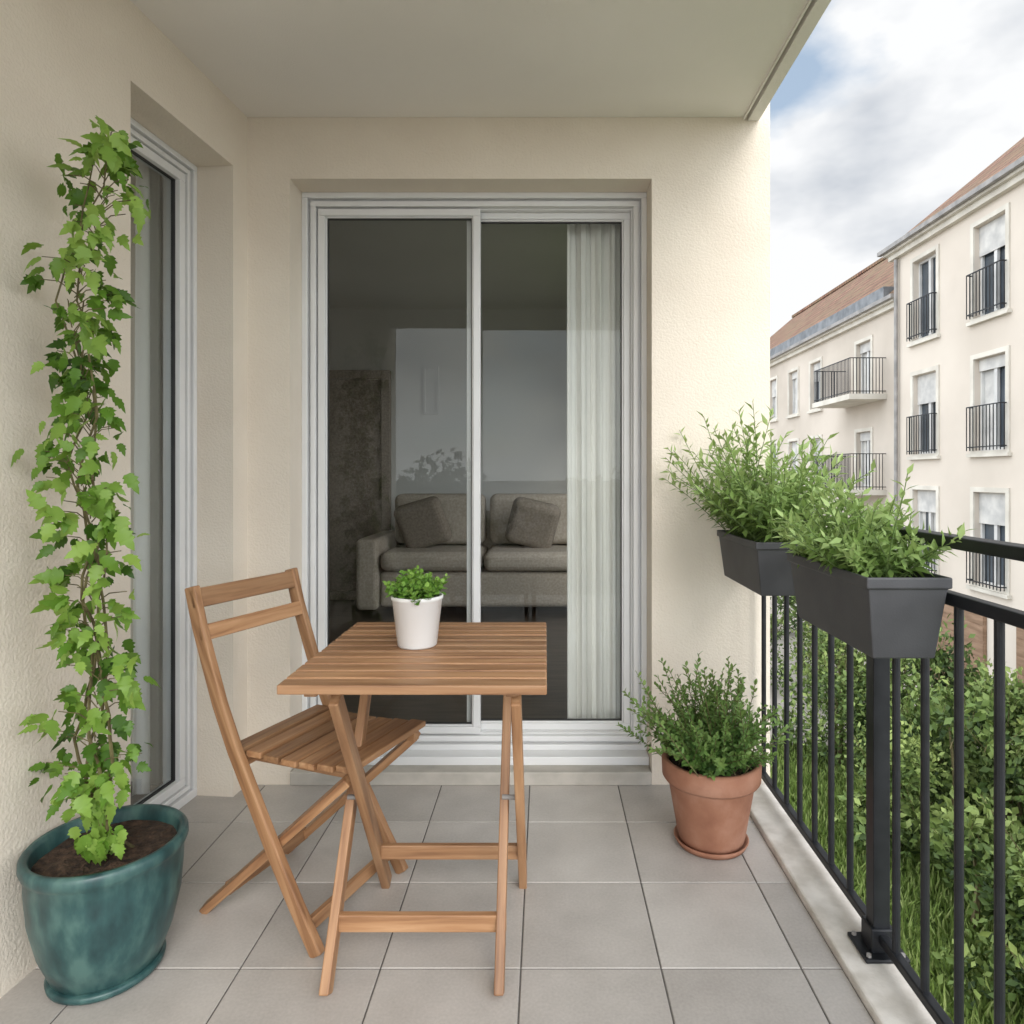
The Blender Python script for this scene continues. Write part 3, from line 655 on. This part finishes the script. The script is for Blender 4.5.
def building(name,X,y0,y1,ze,zr,xr,xback,cols,rows,wmat,ww=1.15,wh=2.05,rails=True,hipn=2.6):
    e=empty(name); holes=[]
    for r_,zb in enumerate(rows):
        for cy in cols: holes.append((cy-ww/2,cy+ww/2,zb,zb+wh))
    mb=MB(); wall_grid(mb,(X,0,0),(0,1,0),(0,0,1),(1,0,0),y0,y1,G,ze,holes,.26)
    wall_grid(mb,(0,y0,0),(1,0,0),(0,0,1),(0,1,0),X,xback,G,ze,[],.2); wall_grid(mb,(0,y1,0),(1,0,0),(0,0,1),(0,-1,0),X,xback,G,ze,[],.2); wall_grid(mb,(xback,0,0),(0,1,0),(0,0,1),(-1,0,0),y0,y1,G,ze,[],.2)
    mb.build('walls',wmat,e)
    tr=MB(); gl=MB(); fr=MB(); cu=MB(); rl=MB()
    MT=Matrix(((0,1,0,0),(1,0,0,0),(0,0,1,0),(0,0,0,1)))
    for h in holes:
        a,b,c,d_=h
        tr.ring(a-.11,b+.11,c-.06,d_+.12,.108,X-.035,X-.002,MT,wb=.058); tr.box((X-.10,a-.16,c-.14),(X-.002,b+.16,c-.062))
        gl.add([(X+.20,a,c),(X+.20,b,c),(X+.20,b,d_),(X+.20,a,d_)],[(0,3,2,1)])
        fr.ring(a,b,c,d_,.06,X+.13,X+.19,MT); fr.box((X+.12,(a+b)/2-.05,c+.06),(X+.185,(a+b)/2+.05,d_-.06)); 
        k=random.random()
        if k<.7: cu.box((X+.192,a+.06,c+.05),(X+.198,a+.06+(b-a)*random.uniform(.25,.5),d_-.05))
        if .2<k<.8: cu.box((X+.192,b-.06-(b-a)*random.uniform(.12,.35),c+.05),(X+.197,b-.06,d_-.05))
        if k>.6: cu.box((X+.10,a+.002,d_-random.uniform(.25,.8)),(X+.125,b-.002,d_-.002))
        if rails and c>G+1: railing(rl,X-.16,X-.002,a-.04,b+.04,c,.98)
    tr.build('window_surrounds',M_bstone,e); gl.build('window_panes',M_bglass,e); fr.build('window_frames',M_shut,e); cu.build('blinds',M_blind,e)
    if rl.v: rl.build('window_railings',M_rail,e)
    mb=MB(); mb.box((X-.14,y0-.12,ze-.26),(X-.002,y1+.12,ze-.12)); mb.box((X-.24,y0-.22,ze-.12),(xback+.3,y1+.22,ze)); mb.box((X-.06,y0-.03,G),(X-.002,y1+.03,G+.9)); mb.build('cornice',M_bstone,e)
    mb=MB(); mb.box((X-.36,y0-.3,ze-.06),(X-.245,y1+.3,ze+.05)); mb.cyl((X-.09,y1-.2,G),.05,ze-G-.3,10); mb.build('gutter',M_gutter,e)
    mb=MB(); a=X-.26; c=xback+.32; ya,yb=y0-.30,y1+.30; z=ze+.012
    vs=[(a,ya,z),(c,ya,z),(c,yb,z),(a,yb,z),(xr,ya+hipn,zr),(xr,yb-hipn,zr)]
    mb.add(vs,[(0,4,5,3),(1,2,5,4),(0,1,4),(3,5,2),(0,3,2,1)]); mb.build('roof',M_roof,e)
    mb=MB(); mb.box((xr-.12,ya+hipn,zr-.05),(xr+.12,yb-hipn,zr+.08)); mb.build('ridge',M_roof,e)
    return e
b1=building('apartment_building',9.7,2.0,18.55,7.35,10.45,13.0,16.6,[17.1,14.6,12.1,9.6,7.1,4.6],[4.68,1.70,-1.28],M_bwall,ww=1.05,hipn=2.0)
mb=MB()
for cy in (15.8,12.6,9.0): 
    mb.box((9.635,cy-1.1,G+.1),(9.695,cy+1.1,G+2.3))
    for k in range(6): mb.box((9.62,cy-1.08,G+.16+k*.36),(9.635,cy+1.08,G+.16+k*.36+.32))
mb.build('garage_doors',M_wdoor,b1)
b2=building('apartment_building',9.95,18.9,40,6.15,10.05,14,18,[20.9,24.6,26.8,29.2,31.6,34.0,36.4],[3.6,.8,-2.0],M_bwall2,ww=.95,wh=1.7,rails=False)
mb=MB(); mb.box((9.80,19.4,6.22),(10.5,39.5,6.62)); mb.build('attic_band',M_slate,b2)
rl=MB(); sl=MB()
for zf in (3.55,.75,-2.05):
    sl.box((8.85,19.5,zf-.18),(9.948,22.2,zf-.02)); railing(rl,8.90,9.945,19.55,22.15,zf-.02,1.05,.09)
sl.build('balcony_slabs',M_bstone,b2); rl.build('balcony_railings',M_rail,b2)

# ------------------------------------------------------------ light
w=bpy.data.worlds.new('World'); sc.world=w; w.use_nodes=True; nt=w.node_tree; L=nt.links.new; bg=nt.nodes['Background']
SEL=math.radians(33); 
sd=Vector((.30,-.95,0)).normalized()*math.cos(SEL)+Vector((0,0,math.sin(SEL)))
sky=N(nt,'ShaderNodeTexSky',sky_type='NISHITA'); sky.sun_disc=False; sky.sun_elevation=SEL; sky.sun_rotation=math.atan2(sd.x,sd.y); sky.dust_density=1.5
tc=N(nt,'ShaderNodeTexCoord'); mp=N(nt,'ShaderNodeMapping'); mp.inputs['Scale'].default_value=(1,1,1.9); mp.inputs['Location'].default_value=(.9,.45,.2)
L(tc.outputs['Generated'],mp.inputs[0])
n1=N(nt,'ShaderNodeTexNoise'); n1.inputs['Scale'].default_value=2.6; n1.inputs['Detail'].default_value=6; n1.inputs['Roughness'].default_value=.5; L(mp.outputs[0],n1.inputs['Vector'])
n2=N(nt,'ShaderNodeTexNoise'); n2.inputs['Scale'].default_value=3.4; n2.inputs['Detail'].default_value=5; n2.inputs['Roughness'].default_value=.5; L(mp.outputs[0],n2.inputs['Vector'])
r1=N(nt,'ShaderNodeValToRGB'); r1.color_ramp.elements[0].position=.40; r1.color_ramp.elements[1].position=.51; L(n1.outputs['Fac'],r1.inputs[0])
r2=N(nt,'ShaderNodeValToRGB'); e=r2.color_ramp.elements; e[0].position=.36; e[0].color=(6.0,6.4,7.0,1); e[1].position=.53; e[1].color=(9.9,10.0,10.1,1); L(n2.outputs['Fac'],r2.inputs[0])
sk=N(nt,'ShaderNodeMix',data_type='RGBA'); sk.inputs[0].default_value=.6; L(sky.outputs[0],sk.inputs[6]); sk.inputs[7].default_value=(6.4,8.0,9.9,1)
mx=N(nt,'ShaderNodeMix',data_type='RGBA'); L(r1.outputs[0],mx.inputs[0]); L(sk.outputs[2],mx.inputs[6]); L(r2.outputs[0],mx.inputs[7])
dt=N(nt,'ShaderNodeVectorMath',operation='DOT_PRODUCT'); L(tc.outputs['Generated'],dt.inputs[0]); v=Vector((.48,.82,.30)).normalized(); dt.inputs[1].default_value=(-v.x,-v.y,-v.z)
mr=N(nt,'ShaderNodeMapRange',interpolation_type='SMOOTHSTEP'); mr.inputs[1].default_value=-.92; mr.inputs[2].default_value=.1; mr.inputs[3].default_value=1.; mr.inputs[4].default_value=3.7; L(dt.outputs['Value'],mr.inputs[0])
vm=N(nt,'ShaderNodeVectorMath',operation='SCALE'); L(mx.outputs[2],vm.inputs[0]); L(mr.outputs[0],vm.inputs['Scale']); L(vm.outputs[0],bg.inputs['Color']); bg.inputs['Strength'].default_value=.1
su=bpy.data.lights.new('sun','SUN'); su.energy=1.5; su.angle=math.radians(24); su.color=(1,.965,.92); so=bpy.data.objects.new('sun',su); link(so)
so.rotation_euler=(-sd).to_track_quat('-Z','Y').to_euler()
